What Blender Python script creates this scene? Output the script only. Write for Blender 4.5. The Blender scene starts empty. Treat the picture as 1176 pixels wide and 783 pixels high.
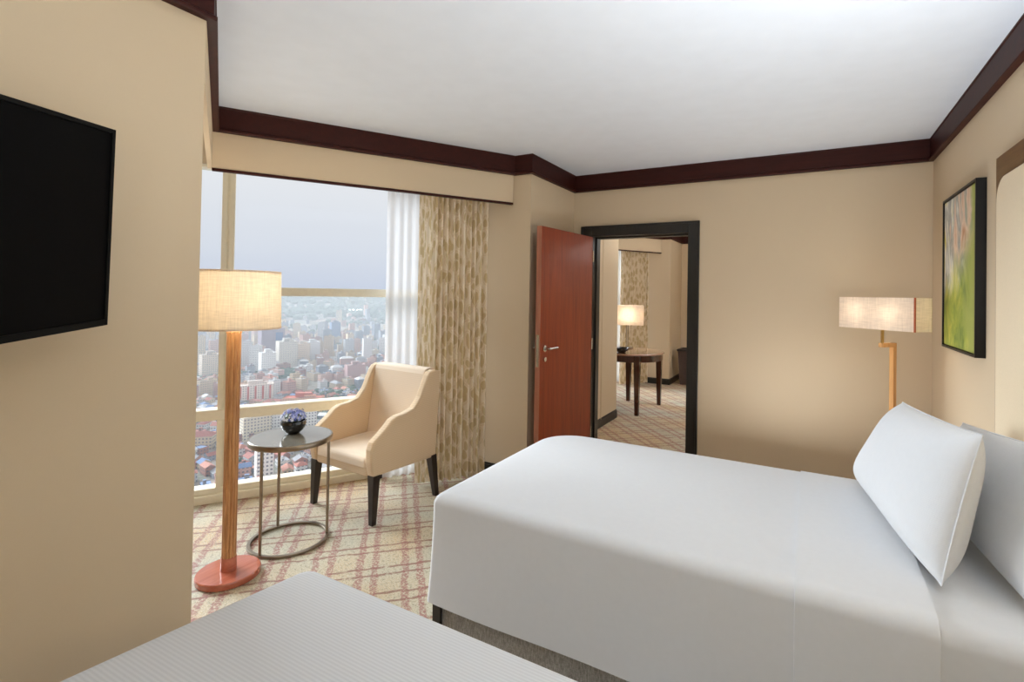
import bpy, math, random
from mathutils import Vector, Matrix
rnd = random.Random(11)
PI = math.pi
sc = bpy.context.scene
COL = sc.collection

# ------------------------------------------------------------------ mesh helpers
class MB:
    """collects shapes, then links them as ONE mesh object"""
    def __init__(s):
        s.v = []; s.f = []; s.m = []; s.uv = {}; s.col = {}
    def add(s, vs, fs, mi=0, uvs=None, col=None):
        b = len(s.v)
        s.v += [tuple(p) for p in vs]
        for k, f in enumerate(fs):
            if uvs: s.uv[len(s.f)] = uvs[k]
            if col: s.col[len(s.f)] = col[k] if isinstance(col, list) else col
            s.f.append([b+i for i in f]); s.m.append(mi)
    def box(s, c, d, rz=0, mi=0, M=None):
        x, y, z = d[0]/2, d[1]/2, d[2]/2
        vs = [Vector((a*x, b*y, e*z)) for e in (-1, 1) for b in (-1, 1) for a in (-1, 1)]
        R = Matrix.Rotation(rz, 3, 'Z') if M is None else M
        vs = [R @ p + Vector(c) for p in vs]
        s.add(vs, [(0,2,3,1),(4,5,7,6),(0,1,5,4),(2,6,7,3),(0,4,6,2),(1,3,7,5)], mi)
    def bx(s, x0, x1, y0, y1, z0, z1, mi=0):
        s.box(((x0+x1)/2, (y0+y1)/2, (z0+z1)/2), (x1-x0, y1-y0, z1-z0), mi=mi)
    def prism(s, poly, z0, z1, mi=0):
        a = sum(poly[i][0]*poly[(i+1) % len(poly)][1]-poly[(i+1) % len(poly)][0]*poly[i][1] for i in range(len(poly)))
        if a < 0: poly = poly[::-1]
        n = len(poly)
        vs = [(p[0], p[1], z0) for p in poly]+[(p[0], p[1], z1) for p in poly]
        fs = [tuple(range(n-1, -1, -1)), tuple(range(n, 2*n))]+[(i, (i+1) % n, n+(i+1) % n, n+i) for i in range(n)]
        s.add(vs, fs, mi)
    def loops(s, ls, mi=0, cap0=True, cap1=True, closed=True):
        n = len(ls[0]); vs = [p for l in ls for p in l]; fs = []
        for k in range(len(ls)-1):
            for i in range(n if closed else n-1):
                j = (i+1) % n
                fs.append((k*n+i, k*n+j, (k+1)*n+j, (k+1)*n+i))
        if cap0: fs.append(tuple(range(n-1, -1, -1)))
        if cap1: fs.append(tuple(range((len(ls)-1)*n, len(ls)*n)))
        s.add(vs, fs, mi)
    def lathe(s, prof, c=(0,0,0), n=40, mi=0, cap0=True, cap1=True, rmod=None):
        ls = []
        for r, z in prof:
            ls.append([(c[0]+(rmod(r, 2*PI*i/n) if rmod else r)*math.cos(2*PI*i/n), c[1]+(rmod(r, 2*PI*i/n) if rmod else r)*math.sin(2*PI*i/n), c[2]+z) for i in range(n)])
        s.loops(ls, mi, cap0, cap1)
    def tube(s, p0, p1, r0, r1=None, n=12, mi=0):
        p0, p1 = Vector(p0), Vector(p1); r1 = r0 if r1 is None else r1
        q = (p1-p0).to_track_quat('Z', 'Y').to_matrix()
        s.loops([[p+q @ Vector((r*math.cos(2*PI*i/n), r*math.sin(2*PI*i/n), 0)) for i in range(n)] for p, r in ((p0, r0), (p1, r1))], mi)
    def taper(s, p0, p1, a0, a1, mi=0):
        """square bar from p0 to p1 with widths a0, a1"""
        s.loops([[(p[0]+sx*a/2, p[1]+sy*a/2, p[2]) for sx, sy in ((-1,-1),(1,-1),(1,1),(-1,1))] for p, a in ((p0, a0), (p1, a1))], mi)
    def build(s, name, mats, parent=None, smooth=False, bevel=0, seg=2, angle=35):
        me = bpy.data.meshes.new(name)
        me.from_pydata(s.v, [], s.f)
        for m in (mats if isinstance(mats, (list, tuple)) else [mats]): me.materials.append(m)
        me.polygons.foreach_set('material_index', s.m)
        if s.uv:
            ul = me.uv_layers.new(name='UVMap')
            for p in me.polygons:
                u = s.uv.get(p.index)
                if u:
                    for k, li in enumerate(p.loop_indices): ul.data[li].uv = u[k]
        if s.col:
            ca = me.color_attributes.new('paint', 'FLOAT_COLOR', 'CORNER')
            for p in me.polygons:
                c = s.col.get(p.index, (.5,.5,.5))
                for li in p.loop_indices: ca.data[li].color = (*c, 1)
        me.update()
        if smooth:
            me.polygons.foreach_set('use_smooth', [True]*len(me.polygons))
            if angle < 180: me.set_sharp_from_angle(angle=math.radians(angle))
        o = bpy.data.objects.new(name, me); COL.objects.link(o)
        if parent: o.parent = parent
        if bevel:
            b = o.modifiers.new('Bevel', 'BEVEL'); b.width = bevel; b.segments = seg; b.limit_method = 'ANGLE'; b.angle_limit = math.radians(40)
        return o

def thing(name, label, cat, loc=(0,0,0), rz=0, group=None):
    o = bpy.data.objects.new(name, None); COL.objects.link(o)
    o.empty_display_size = .1; o.location = loc; o.rotation_euler = (0, 0, rz)
    o['label'] = label; o['category'] = cat
    if group: o['group'] = group
    return o
def tag(o, label, cat, group=None, kind=None):
    o['label'] = label; o['category'] = cat
    if group: o['group'] = group
    if kind: o['kind'] = kind
    return o
def struct(o):
    o['kind'] = 'structure'; return o

# ------------------------------------------------------------------ materials
def srgb(r, g, b):
    def c(v):
        v /= 255
        return v/12.92 if v <= .04045 else ((v+.055)/1.055)**2.4
    return (c(r), c(g), c(b), 1)
class NT:
    def __init__(s, name):
        s.mat = bpy.data.materials.new(name); s.mat.use_nodes = True
        s.t = s.mat.node_tree; s.t.nodes.clear()
        s.out = s.n('ShaderNodeOutputMaterial')
    def n(s, typ, **kw):
        x = s.t.nodes.new(typ)
        for k, v in kw.items(): setattr(x, k, v)
        return x
    def l(s, a, b): s.t.links.new(a, b)
    def val(s, sock, v):
        if hasattr(v, 'links') or isinstance(v, bpy.types.NodeSocket): s.l(v, sock)
        else: sock.default_value = v
    def math(s, op, a, b=None, c=None):
        x = s.n('ShaderNodeMath', operation=op)
        s.val(x.inputs[0], a)
        if b is not None: s.val(x.inputs[1], b)
        if c is not None: s.val(x.inputs[2], c)
        return x.outputs[0]
    def mix(s, f, a, b, blend='MIX'):
        x = s.n('ShaderNodeMix', data_type='RGBA', blend_type=blend)
        s.val(x.inputs[0], f); s.val(x.inputs[6], a); s.val(x.inputs[7], b)
        return x.outputs[2]
    def ramp(s, f, stops, interp='LINEAR'):
        x = s.n('ShaderNodeValToRGB'); x.color_ramp.interpolation = interp
        e = x.color_ramp.elements
        while len(e) < len(stops): e.new(.5)
        for i, (p, c) in enumerate(stops):
            e[i].position = p; e[i].color = c if len(c) == 4 else (*c, 1)
        s.l(f, x.inputs[0]); return x.outputs[0]
    def coord(s, which='Object'):
        return s.n('ShaderNodeTexCoord').outputs[which]
    def mapping(s, v, scale=(1,1,1), rot=(0,0,0), loc=(0,0,0)):
        m = s.n('ShaderNodeMapping'); s.l(v, m.inputs[0])
        m.inputs['Scale'].default_value = scale; m.inputs['Rotation'].default_value = rot; m.inputs['Location'].default_value = loc
        return m.outputs[0]
    def noise(s, v, scale, detail=3, rough=.5, out='Fac', dist=0):
        x = s.n('ShaderNodeTexNoise'); s.l(v, x.inputs['Vector'])
        x.inputs['Scale'].default_value = scale; x.inputs['Detail'].default_value = detail; x.inputs['Roughness'].default_value = rough
        x.inputs['Distortion'].default_value = dist
        return x.outputs[out]
    def bump(s, h, strength=.2, dist=.01):
        b = s.n('ShaderNodeBump'); s.l(h, b.inputs['Height']); b.inputs['Strength'].default_value = strength; b.inputs['Distance'].default_value = dist
        return b.outputs[0]
    def pbr(s, color, rough=.6, metal=0, spec=.5, normal=None, sheen=0, coat=0):
        p = s.n('ShaderNodeBsdfPrincipled')
        s.val(p.inputs['Base Color'], color); s.val(p.inputs['Roughness'], rough)
        p.inputs['Metallic'].default_value = metal; p.inputs['Specular IOR Level'].default_value = spec
        if normal: s.l(normal, p.inputs['Normal'])
        if sheen: p.inputs['Sheen Weight'].default_value = sheen
        if coat: p.inputs['Coat Weight'].default_value = coat; p.inputs['Coat Roughness'].default_value = .12
        s.l(p.outputs[0], s.out.inputs[0]); return p

def plain(name, c, rough=.6, metal=0, spec=.5, var=.06, nscale=30, coat=0, bump=0):
    m = NT(name); co = m.coord()
    f = m.noise(co, nscale, 4)
    dk = tuple(x*(1-var*2) for x in c[:3])+(1,); lt = tuple(min(1, x*(1+var*2)) for x in c[:3])+(1,)
    m.pbr(m.ramp(f, [(.25, dk), (.75, lt)]), rough, metal, spec, m.bump(f, bump, .002) if bump else None, coat=coat)
    return m.mat
def cloth(name, c, weave=900, bump=.25, var=.05, rough=.9, sheen=.2):
    m = NT(name); co = m.coord()
    w1 = m.n('ShaderNodeTexWave'); m.l(co, w1.inputs[0]); w1.inputs['Scale'].default_value = weave/20; w1.bands_direction = 'X'
    w2 = m.n('ShaderNodeTexWave'); m.l(co, w2.inputs[0]); w2.inputs['Scale'].default_value = weave/20; w2.bands_direction = 'Z'
    w3 = m.n('ShaderNodeTexWave'); m.l(co, w3.inputs[0]); w3.inputs['Scale'].default_value = weave/20; w3.bands_direction = 'Y'
    h = m.math('ADD', m.math('ADD', w1.outputs['Fac'], w2.outputs['Fac']), w3.outputs['Fac'])
    f = m.noise(co, 40, 5)
    dk = tuple(x*(1-var) for x in c[:3])+(1,); lt = tuple(min(1, x*(1+var)) for x in c[:3])+(1,)
    m.pbr(m.ramp(f, [(.3, dk), (.7, lt)]), rough, 0, .2, m.bump(h, bump, .001), sheen=sheen)
    return m.mat

M = {}
def wall_mat(name, c):
    m = NT(name); co = m.coord()
    f = m.noise(co, 260, 4, .7); g = m.noise(m.mapping(co, (1, 1, 14)), 40, 3)
    h = m.math('ADD', f, m.math('MULTIPLY', g, .5))
    m.pbr(m.mix(m.math('MULTIPLY', f, .25), c, tuple(x*.82 for x in c[:3])+(1,)), .75, 0, .25, m.bump(h, .08, .002))
    return m.mat
M['wall'] = wall_mat('wall_covering', srgb(211, 192, 163))
M['ceiling'] = plain('ceiling_paint', srgb(226, 232, 240), .9, var=.01, nscale=8)
def wood(name, c1, c2, rough=.35, scale=1.0, axis='Z', coat=.0, dist=2.5):
    m = NT(name); co = m.coord()
    st = {'Z': (14, 14, .9), 'X': (.9, 14, 14), 'Y': (14, .9, 14)}[axis]
    v = m.mapping(co, tuple(a*scale for a in st))
    f = m.noise(v, 2.2, 6, .6, dist=dist*.25); g = m.noise(v, 14, 3, .6)
    t = m.math('ADD', m.math('MULTIPLY', f, .75), m.math('MULTIPLY', g, .25))
    m.pbr(m.ramp(t, [(.32, c1), (.68, c2)]), rough, 0, .5, m.bump(g, .05, .001), coat=coat)
    return m.mat
M['crown'] = wood('dark_mahogany', srgb(46, 15, 10), srgb(64, 24, 17), .5, axis='X')
for n_ in M['crown'].node_tree.nodes:
    if n_.type == 'BSDF_PRINCIPLED': n_.inputs['Specular IOR Level'].default_value = .22
M['black_wood'] = wood('ebonised_wood', srgb(24, 22, 19), srgb(36, 33, 28), .35)
M['cherry'] = wood('cherry_door_veneer', srgb(116, 38, 5), srgb(150, 58, 10), .42, scale=.7)
M['door_edge'] = wood('cherry_lipping', srgb(150, 92, 70), srgb(180, 120, 96), .5)
M['lamp_wood'] = wood('turned_oak', srgb(158, 104, 60), srgb(222, 172, 120), .4, scale=2.6)
M['lamp_base'] = wood('cherry_lamp_base', srgb(165, 84, 62), srgb(196, 116, 90), .22, axis='Y', coat=.4)
M['pale_wood'] = wood('pale_oak', srgb(196, 140, 82), srgb(222, 172, 112), .4, scale=2)
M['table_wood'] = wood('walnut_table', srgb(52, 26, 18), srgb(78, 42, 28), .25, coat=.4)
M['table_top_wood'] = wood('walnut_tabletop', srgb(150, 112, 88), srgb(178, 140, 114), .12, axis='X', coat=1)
M['headboard_wood'] = wood('brown_headboard_wood', srgb(96, 66, 34), srgb(124, 90, 52), .4, axis='Y')
M['headboard_fabric'] = plain('cream_headboard_fabric', srgb(226, 209, 180), .9, spec=.2, var=.015, nscale=200)
M['window_frame'] = plain('cream_aluminium', srgb(234, 227, 206), .45, var=.02)
M['metal'] = plain('bronze_metal', srgb(150, 138, 122), .28, 1, var=.04)
M['chrome'] = plain('satin_nickel', srgb(200, 196, 188), .25, 1, var=.02)
M['brass'] = plain('aged_brass', srgb(214, 176, 110), .3, 1, var=.03)
M['stone'] = plain('dark_polished_stone', srgb(116, 112, 102), .12, 0, .6, var=.1, nscale=18, coat=.5)
M['black_gloss'] = plain('black_glass', srgb(6, 6, 8), .08, 0, .6, var=.02, coat=.6)
M['black_plastic'] = plain('black_plastic', srgb(6, 6, 7), .55, 0, .15, var=.03)
M['screen'] = plain('tv_screen', srgb(4, 4, 5), .5, 0, .08, var=.02)
M['picture_frame'] = plain('black_picture_frame', srgb(8, 7, 7), .4, 0, .4, var=.03)
M['dark_leather'] = plain('dark_brown_leather', srgb(70, 56, 52), .5, 0, .4, var=.06)
M['petal'] = plain('blue_petals', srgb(160, 172, 232), .6, var=.12, nscale=60)
M['petal_white'] = plain('pale_petals', srgb(226, 231, 248), .6, var=.08, nscale=60)
M['petal_dark'] = plain('deep_blue_petals', srgb(70, 82, 160), .6, var=.15, nscale=60)
M['leaf'] = plain('dark_green_leaf', srgb(40, 62, 44), .5, var=.15)
M['linen'] = cloth('white_linen', srgb(212, 213, 215), 1200, .0, .01, sheen=.1)
M['pillowcase'] = cloth('white_pillowcase', srgb(212, 213, 215), 1200, .06, .01, sheen=.1)
M['chair_leg'] = wood('dark_chair_leg', srgb(30, 24, 20), srgb(46, 36, 30), .3)

def striped_linen():
    m = NT('striped_white_linen'); co = m.coord()
    sx = m.n('ShaderNodeSeparateXYZ'); m.l(co, sx.inputs[0])
    s = m.math('SINE', m.math('MULTIPLY', sx.outputs[1], 2*PI/.0092))
    h = m.math('SMOOTHSTEP', s, -.35, .35) if False else m.math('MULTIPLY_ADD', s, .5, .5)
    c = m.mix(h, srgb(209, 210, 212), srgb(219, 220, 222))
    m.pbr(c, .85, 0, .2, m.bump(h, .08, .0015), sheen=.1)
    return m.mat
M['stripe'] = striped_linen()
def skirt_mat():
    m = NT('grey_ribbed_bed_skirt'); co = m.coord()
    f = m.noise(m.mapping(co, (1, 1, .25)), 220, 3); g = m.noise(m.mapping(co, (1, 1, 3)), 90, 4, dist=2)
    c = m.ramp(m.math('ADD', m.math('MULTIPLY', f, .5), m.math('MULTIPLY', g, .5)), [(.35, srgb(120, 116, 110)), (.65, srgb(176, 172, 166))])
    m.pbr(c, .9, 0, .2, m.bump(g, .3, .003))
    return m.mat
M['skirt'] = skirt_mat()
def chair_fabric(name, c, stripe):
    m = NT(name); co = m.coord()
    sx = m.n('ShaderNodeSeparateXYZ'); m.l(co, sx.inputs[0])
    w = m.noise(co, 5, 1)
    s = m.math('SINE', m.math('ADD', m.math('MULTIPLY', sx.outputs[2], 2*PI/.011), m.math('MULTIPLY', w, 14)))
    h = m.math('MULTIPLY_ADD', s, .5, .5)
    dk = tuple(x*(1-stripe) for x in c[:3])+(1,)
    f = m.noise(co, 300, 3)
    m.pbr(m.mix(h, dk, c), .85, 0, .25, m.bump(m.math('ADD', h, f), .12, .001), sheen=.2)
    return m.mat
M['chair'] = chair_fabric('sand_chair_fabric', srgb(216, 190, 156), .10)
M['chair_in'] = chair_fabric('cream_chair_fabric', srgb(228, 209, 186), .05)

def carpet():
    m = NT('woven_lattice_carpet'); co = m.coord()
    a = math.radians(-43.8)
    d = m.n('ShaderNodeVectorMath', operation='MULTIPLY_ADD')
    m.l(m.noise(co, 9, 4, .6, out='Color'), d.inputs[0]); d.inputs[1].default_value = (.05, .05, 0); m.l(co, d.inputs[2])
    v = m.mapping(d.outputs[0], rot=(0, 0, a), loc=(0, 0, 0))
    sx = m.n('ShaderNodeSeparateXYZ'); m.l(v, sx.inputs[0])
    def lines(c, period, o1, o2, w, soft):
        f = m.math('MULTIPLY', m.math('FRACT', m.math('DIVIDE', c, period)), period)
        dd = m.math('MINIMUM', m.math('ABSOLUTE', m.math('SUBTRACT', f, o1)), m.math('ABSOLUTE', m.math('SUBTRACT', f, o2)))
        mr = m.n('ShaderNodeMapRange', interpolation_type='SMOOTHSTEP'); m.l(dd, mr.inputs[0])
        mr.inputs[1].default_value = w; mr.inputs[2].default_value = w+soft; mr.inputs[3].default_value = 1; mr.inputs[4].default_value = 0
        return mr.outputs[0]
    speck = m.noise(co, 75, 2, .7)
    gate = m.ramp(speck, [(.40, (0,0,0)), (.54, (1,1,1))])
    thick = m.math('MULTIPLY', lines(sx.outputs[0], .235, .075, .155, .014, .009), gate)
    thin = lines(sx.outputs[1], .245, .09, .16, .006, .006)
    patch = m.noise(co, 1.3, 2)
    fleck = m.noise(co, 170, 3, .8); coarse = m.noise(co, 60, 3, .7)
    base = m.mix(m.ramp(patch, [(.40, (0,0,0)), (.60, (1,1,1))]), srgb(176, 174, 154), srgb(196, 156, 96))
    base = m.mix(m.ramp(fleck, [(.44, (0,0,0)), (.60, (1,1,1))]), base, srgb(212, 204, 180))
    base = m.mix(m.ramp(coarse, [(.34, (.8,.8,.8)), (.48, (0,0,0))]), base, srgb(138, 128, 104))
    brk = m.ramp(m.noise(co, 22, 3, .7), [(.34, (0,0,0)), (.48, (1,1,1))])
    c1 = m.mix(m.math('MULTIPLY', m.math('MULTIPLY', thin, .85), brk), base, srgb(132, 84, 64))
    c2 = m.mix(m.math('MULTIPLY', thick, .8), c1, srgb(150, 82, 76))
    m.pbr(c2, .55, 0, .35, m.bump(m.noise(co, 400, 2), .5, .006), sheen=.12)
    return m.mat
M['carpet'] = carpet()

def curtain_mat(name, ground, motif, line, transl=.12):
    m = NT(name); uv = m.coord('UV')
    n = m.noise(uv, 5, 2, out='Color')
    d = m.n('ShaderNodeVectorMath', operation='MULTIPLY_ADD'); m.l(n, d.inputs[0]); d.inputs[1].default_value = (.16, .16, 0); m.l(uv, d.inputs[2])
    v = m.n('ShaderNodeTexVoronoi', feature='F1', voronoi_dimensions='2D'); m.l(m.mapping(d.outputs[0], (13, 8.5, 1), rot=(0, 0, .6)), v.inputs['Vector']); v.inputs['Scale'].default_value = 1
    v.inputs['Randomness'].default_value = .85
    leaf = m.ramp(v.outputs['Distance'], [(.30, (1,1,1)), (.42, (0,0,0))])
    rim = m.ramp(v.outputs['Distance'], [(.42, (0,0,0)), (.46, (1,1,1)), (.52, (1,1,1)), (.57, (0,0,0))])
    fine = m.noise(m.mapping(uv, (3, 1, 1)), 180, 3)
    g = m.mix(m.math('MULTIPLY', fine, .35), ground, tuple(x*.8 for x in ground[:3])+(1,))
    c = m.mix(m.math('MULTIPLY', leaf, .65), g, motif)
    c = m.mix(m.math('MULTIPLY', rim, .45), c, line)
    b1 = m.n('ShaderNodeBsdfDiffuse'); m.l(c, b1.inputs[0])
    b2 = m.n('ShaderNodeBsdfTranslucent'); m.l(c, b2.inputs[0])
    mx = m.n('ShaderNodeMixShader'); mx.inputs[0].default_value = transl; m.l(b1.outputs[0], mx.inputs[1]); m.l(b2.outputs[0], mx.inputs[2])
    m.l(mx.outputs[0], m.out.inputs[0]); return m.mat
M['curtain'] = curtain_mat('leaf_pattern_curtain', srgb(242, 230, 210), srgb(190, 166, 108), srgb(214, 192, 158))
def sheer():
    m = NT('white_sheer_voile'); uv = m.coord('UV')
    f = m.noise(uv, 500, 2)
    d = m.n('ShaderNodeBsdfDiffuse'); d.inputs[0].default_value = srgb(232, 232, 234)
    t = m.n('ShaderNodeBsdfTranslucent'); t.inputs[0].default_value = srgb(226, 226, 228)
    a = m.n('ShaderNodeMixShader'); a.inputs[0].default_value = .32; m.l(d.outputs[0], a.inputs[1]); m.l(t.outputs[0], a.inputs[2])
    tr = m.n('ShaderNodeBsdfTransparent')
    b = m.n('ShaderNodeMixShader'); m.l(m.math('MULTIPLY_ADD', f, .1, .2), b.inputs[0]); m.l(a.outputs[0], b.inputs[1]); m.l(tr.outputs[0], b.inputs[2])
    m.l(b.outputs[0], m.out.inputs[0]); return m.mat
M['sheer'] = sheer()
def shade_mat(name, c, tr=.25):
    m = NT(name); co = m.coord()
    g = m.noise(m.mapping(co, (1, 1, .06)), 160, 3); h = m.noise(m.mapping(co, (.1, .1, 1)), 160, 3)
    f = m.math('MULTIPLY', m.math('ADD', g, h), .5)
    cc = m.mix(m.ramp(f, [(.35, (0,0,0)), (.65, (1,1,1))]), tuple(x*.8 for x in c[:3])+(1,), c)
    d = m.n('ShaderNodeBsdfDiffuse'); m.l(cc, d.inputs[0])
    t = m.n('ShaderNodeBsdfTranslucent'); m.l(cc, t.inputs[0])
    a = m.n('ShaderNodeMixShader'); a.inputs[0].default_value = tr; m.l(d.outputs[0], a.inputs[1]); m.l(t.outputs[0], a.inputs[2])
    m.l(a.outputs[0], m.out.inputs[0]); return m.mat
M['shade'] = shade_mat('linen_lamp_shade', srgb(252, 242, 224), .30)
M['shade_warm'] = shade_mat('warm_linen_lamp_shade', srgb(253, 242, 228), .42)
M['shade_trim'] = plain('rust_ribbon', srgb(186, 96, 64), .8)
def glass():
    m = NT('window_glass')
    lw = m.n('ShaderNodeFresnel'); lw.inputs[0].default_value = 1.25
    tr = m.n('ShaderNodeBsdfTransparent'); tr.inputs[0].default_value = (.97, .985, .99, 1)
    gl = m.n('ShaderNodeBsdfGlossy'); gl.inputs['Roughness'].default_value = .02
    f = m.math('MULTIPLY', lw.outputs[0], .5)
    mx = m.n('ShaderNodeMixShader'); m.l(f, mx.inputs[0]); m.l(tr.outputs[0], mx.inputs[1]); m.l(gl.outputs[0], mx.inputs[2])
    m.l(mx.outputs[0], m.out.inputs[0]); return m.mat
M['glass'] = glass()
def painting():
    m = NT('abstract_garden_canvas'); co = m.coord()
    sx = m.n('ShaderNodeSeparateXYZ'); m.l(co, sx.inputs[0])
    v = m.mapping(co, (1, 1, .5))
    n1 = m.noise(v, 3.2, 3, .55, dist=1.2); n2 = m.noise(m.mapping(co, (1, 1, .6), loc=(3, 1, 2)), 7, 4, .6, dist=.8); n3 = m.noise(co, 26, 4, .7)
    zz = m.math('ADD', m.math('MULTIPLY', m.math('ADD', sx.outputs[2], .43), 1.05), m.math('MULTIPLY', m.math('SUBTRACT', n1, .5), .55))
    yy = m.math('MULTIPLY', m.math('SUBTRACT', .34, sx.outputs[1]), 1.4)
    low = m.ramp(n2, [(.3, srgb(96, 124, 62)), (.5, srgb(158, 172, 70)), (.68, srgb(214, 208, 96))])
    up = m.ramp(m.math('ADD', m.math('MULTIPLY', n1, .7), m.math('MULTIPLY', n2, .3)), [(.34, srgb(196, 138, 104)), (.42, srgb(236, 206, 184)), (.48, srgb(160, 160, 158)), (.53, srgb(232, 228, 222)), (.58, srgb(222, 208, 96)), (.68, srgb(136, 146, 118))])
    c = m.mix(m.ramp(m.math('SUBTRACT', zz, m.math('MULTIPLY', yy, .3)), [(.2, (0,0,0)), (.42, (1,1,1))]), low, up)
    c = m.mix(m.ramp(m.math('ADD', m.math('MULTIPLY', yy, .7), m.math('MULTIPLY', n1, .9)), [(.86, (0,0,0)), (1.0, (1,1,1))]), c, srgb(170, 178, 92))
    c = m.mix(m.math('MULTIPLY', n3, .3), c, srgb(120, 130, 70))
    m.pbr(c, .6, 0, .3, m.bump(n3, .3, .002)); return m.mat
M['painting'] = painting()

# ------------------------------------------------------------------ camera
cam = bpy.data.cameras.new('camera'); co = bpy.data.objects.new('camera', cam); COL.objects.link(co)
yaw, pitch, roll = .4937, .0118, .0167
fw = Vector((-math.sin(yaw)*math.cos(pitch), math.cos(yaw)*math.cos(pitch), math.sin(pitch)))
r0 = Vector((math.cos(yaw), math.sin(yaw), 0)); u0 = r0.cross(fw)
rt = r0*math.cos(roll)+u0*math.sin(roll); up = -r0*math.sin(roll)+u0*math.cos(roll)
mw = Matrix((rt, up, -fw)).transposed().to_4x4(); mw.translation = (0, 0, 1.5)
co.matrix_world = mw
cam.sensor_width = 36; cam.sensor_fit = 'HORIZONTAL'; cam.lens = 36*573.36/1176
cam.shift_x = -33.83/1176; cam.shift_y = -61.05/1176
cam.clip_start = .03; cam.clip_end = 12000
sc.camera = co

# ------------------------------------------------------------------ room shell
ZC = 2.61
WD = Vector((.535, .845)); WN = Vector((.845, -.535))      # along the window wall, and into the room
SH = Vector((-.107, 4.993))                                # the adjoining room repeats the plan
def V2(x, y): return Vector((x, y))
W1 = V2(-2.776, 3.457); W2 = W1-WD*3.6
def seg_prism(mb, a, b, off0, off1, z0, z1, mi=0):
    """slab along a-b between two offsets on its left-hand normal"""
    d = (b-a).normalized(); n = V2(-d.y, d.x)
    mb.prism([tuple(a+n*off0), tuple(b+n*off0), tuple(b+n*off1), tuple(a+n*off1)], z0, z1, mi)
def one(name, mat, fn, parent=None, **kw):
    mb = MB(); fn(mb); return mb.build(name, mat, parent, **kw)

poly1 = [(.84,-2.1),(.84,4.37),(-2.3,4.37),(-2.9,3.6),tuple(W1-WN*.16),tuple(W2-WN*.16),tuple(W2+WN*3.12-WD*.05),(-2.05,-2.1)]
def shifted(p): return (p[0]+SH.x, p[1]+SH.y)
poly2 = [(.84,4.37),(.84,9.42),(-2.9,9.42),shifted(W1-WN*.16),shifted(W1-WD*2.2-WN*.16),(-2.2,5.4),(-2.2,4.37)]
struct(one('floor', M['carpet'], lambda b: (b.prism(poly1, -.1, 0), b.prism(poly2, -.1, 0))))
struct(one('ceiling', M['ceiling'], lambda b: (b.prism(poly1, ZC, ZC+.1), b.prism(poly2, ZC, ZC+.1))))
struct(one('wall_head', M['wall'], lambda b: b.bx(.74, .84, -2.1, 9.4, 0, ZC)))
DX0, DX1, DZ = -1.80, -.862, 2.075          # structural opening of the connecting door
def far(b):
    b.bx(-2.1, DX0, 4.29, 4.44, 0, ZC); b.bx(DX1, .74, 4.29, 4.44, 0, ZC); b.bx(DX0, DX1, 4.29, 4.44, DZ, ZC)
struct(one('wall_far', M['wall'], far))
struct(one('wall_pillar', M['wall'], lambda b: b.prism([(-1.97,3.457),(-1.97,4.44),(-3.0,4.44),(-2.93,3.457)], 0, ZC)))
struct(one('wall_left', M['wall'], lambda b: b.bx(-2.05, -1.91, -2.0, .985, 0, ZC)))
struct(one('wall_back', M['wall'], lambda b: b.bx(-2.05, .84, -2.1, -2.0, 0, ZC)))
struct(one('wall_niche', M['wall'], lambda b: seg_prism(b, W2, W2+WN*3.12, -.12, 0, 0, ZC)))
ZH = 2.368                                   # window head
def head_wall(a, b): return lambda mb: seg_prism(mb, a, b, 0, .14, ZH, ZC)
struct(one('wall_window', M['wall'], head_wall(W2, W1)))
# adjoining room
struct(one('wall_stub', M['wall'], lambda b: b.bx(-2.215, -2.085, 4.44, 5.86, 0, ZC)))
struct(one('wall_adjoining_pillar', M['wall'], lambda b: b.prism([(-2.08,8.45),(-2.08,9.29),(-3.1,9.29),(-3.04,8.45)], 0, ZC)))
struct(one('wall_adjoining_far', M['wall'], lambda b: b.bx(-3.1, .74, 9.29, 9.4, 0, ZC)))
W1b = W1+SH; W2b = W1b-WD*2.2
struct(one('wall_adjoining_niche', M['wall'], lambda b: seg_prism(b, W2b, W2b+WN*2.35, -.12, 0, 0, ZC)))
struct(one('wall_adjoining_window', M['wall'], head_wall(W2b, W1b)))

# valances that box in the curtain rail
VA, VB = V2(-3.217, 1.714), V2(-2.128, 3.444); VP = V2(-1.91, .988)
VPB = V2(-2.085, 5.865)
ZV = 2.228
def valance(name, a, b, parentkind=True, trim=True):
    o = one(name, M['wall'], lambda mb: seg_prism(mb, a, b, 0, .022, ZV, ZC)); struct(o)
    if trim: one('edge_trim', M['crown'], lambda mb: seg_prism(mb, a-(b-a).normalized()*0, b, -.004, .026, ZV-.010, ZV+.006), o)
    return o
valance('wall_valance', VA, VB)
valance('wall_valance_return', VP, VA, trim=False)
valance('wall_adjoining_valance', VA+SH, VB+SH)
valance('wall_adjoining_valance_return', VPB, VA+SH, trim=False)

# crown moulding, one piece per wall, mitred
PROF = [(0,-.155),(.030,-.155),(.033,-.150),(.033,-.139),(.022,-.132),(.022,-.012),(.026,-.008),(.026,0),(0,0)]
def crown(path, names):
    n = len(path); nor = []
    for i in range(n-1):
        d = (path[i+1]-path[i]).normalized(); nor.append(V2(-d.y, d.x))
    def miter(i):
        if i == 0: return nor[0]
        if i == n-1: return nor[-1]
        s = nor[i-1]+nor[i]; return s/(s.dot(nor[i]))
    for i in range(n-1):
        a = [(*(path[i]+miter(i)*p), ZC+z) for p, z in PROF]; b = [(*(path[i+1]+miter(i+1)*p), ZC+z) for p, z in PROF]
        mb = MB(); mb.loops([b, a]); struct(mb.build(names[i], M['crown']))
path = [V2(.74,-2), V2(.74,4.29), V2(-1.97,4.29), V2(-1.97,3.457), V2(-2.12,3.457), VA, VP, V2(-1.91,-2)]
crown(path, ['trim_%d' % k for k in range(1, 8)])
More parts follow.
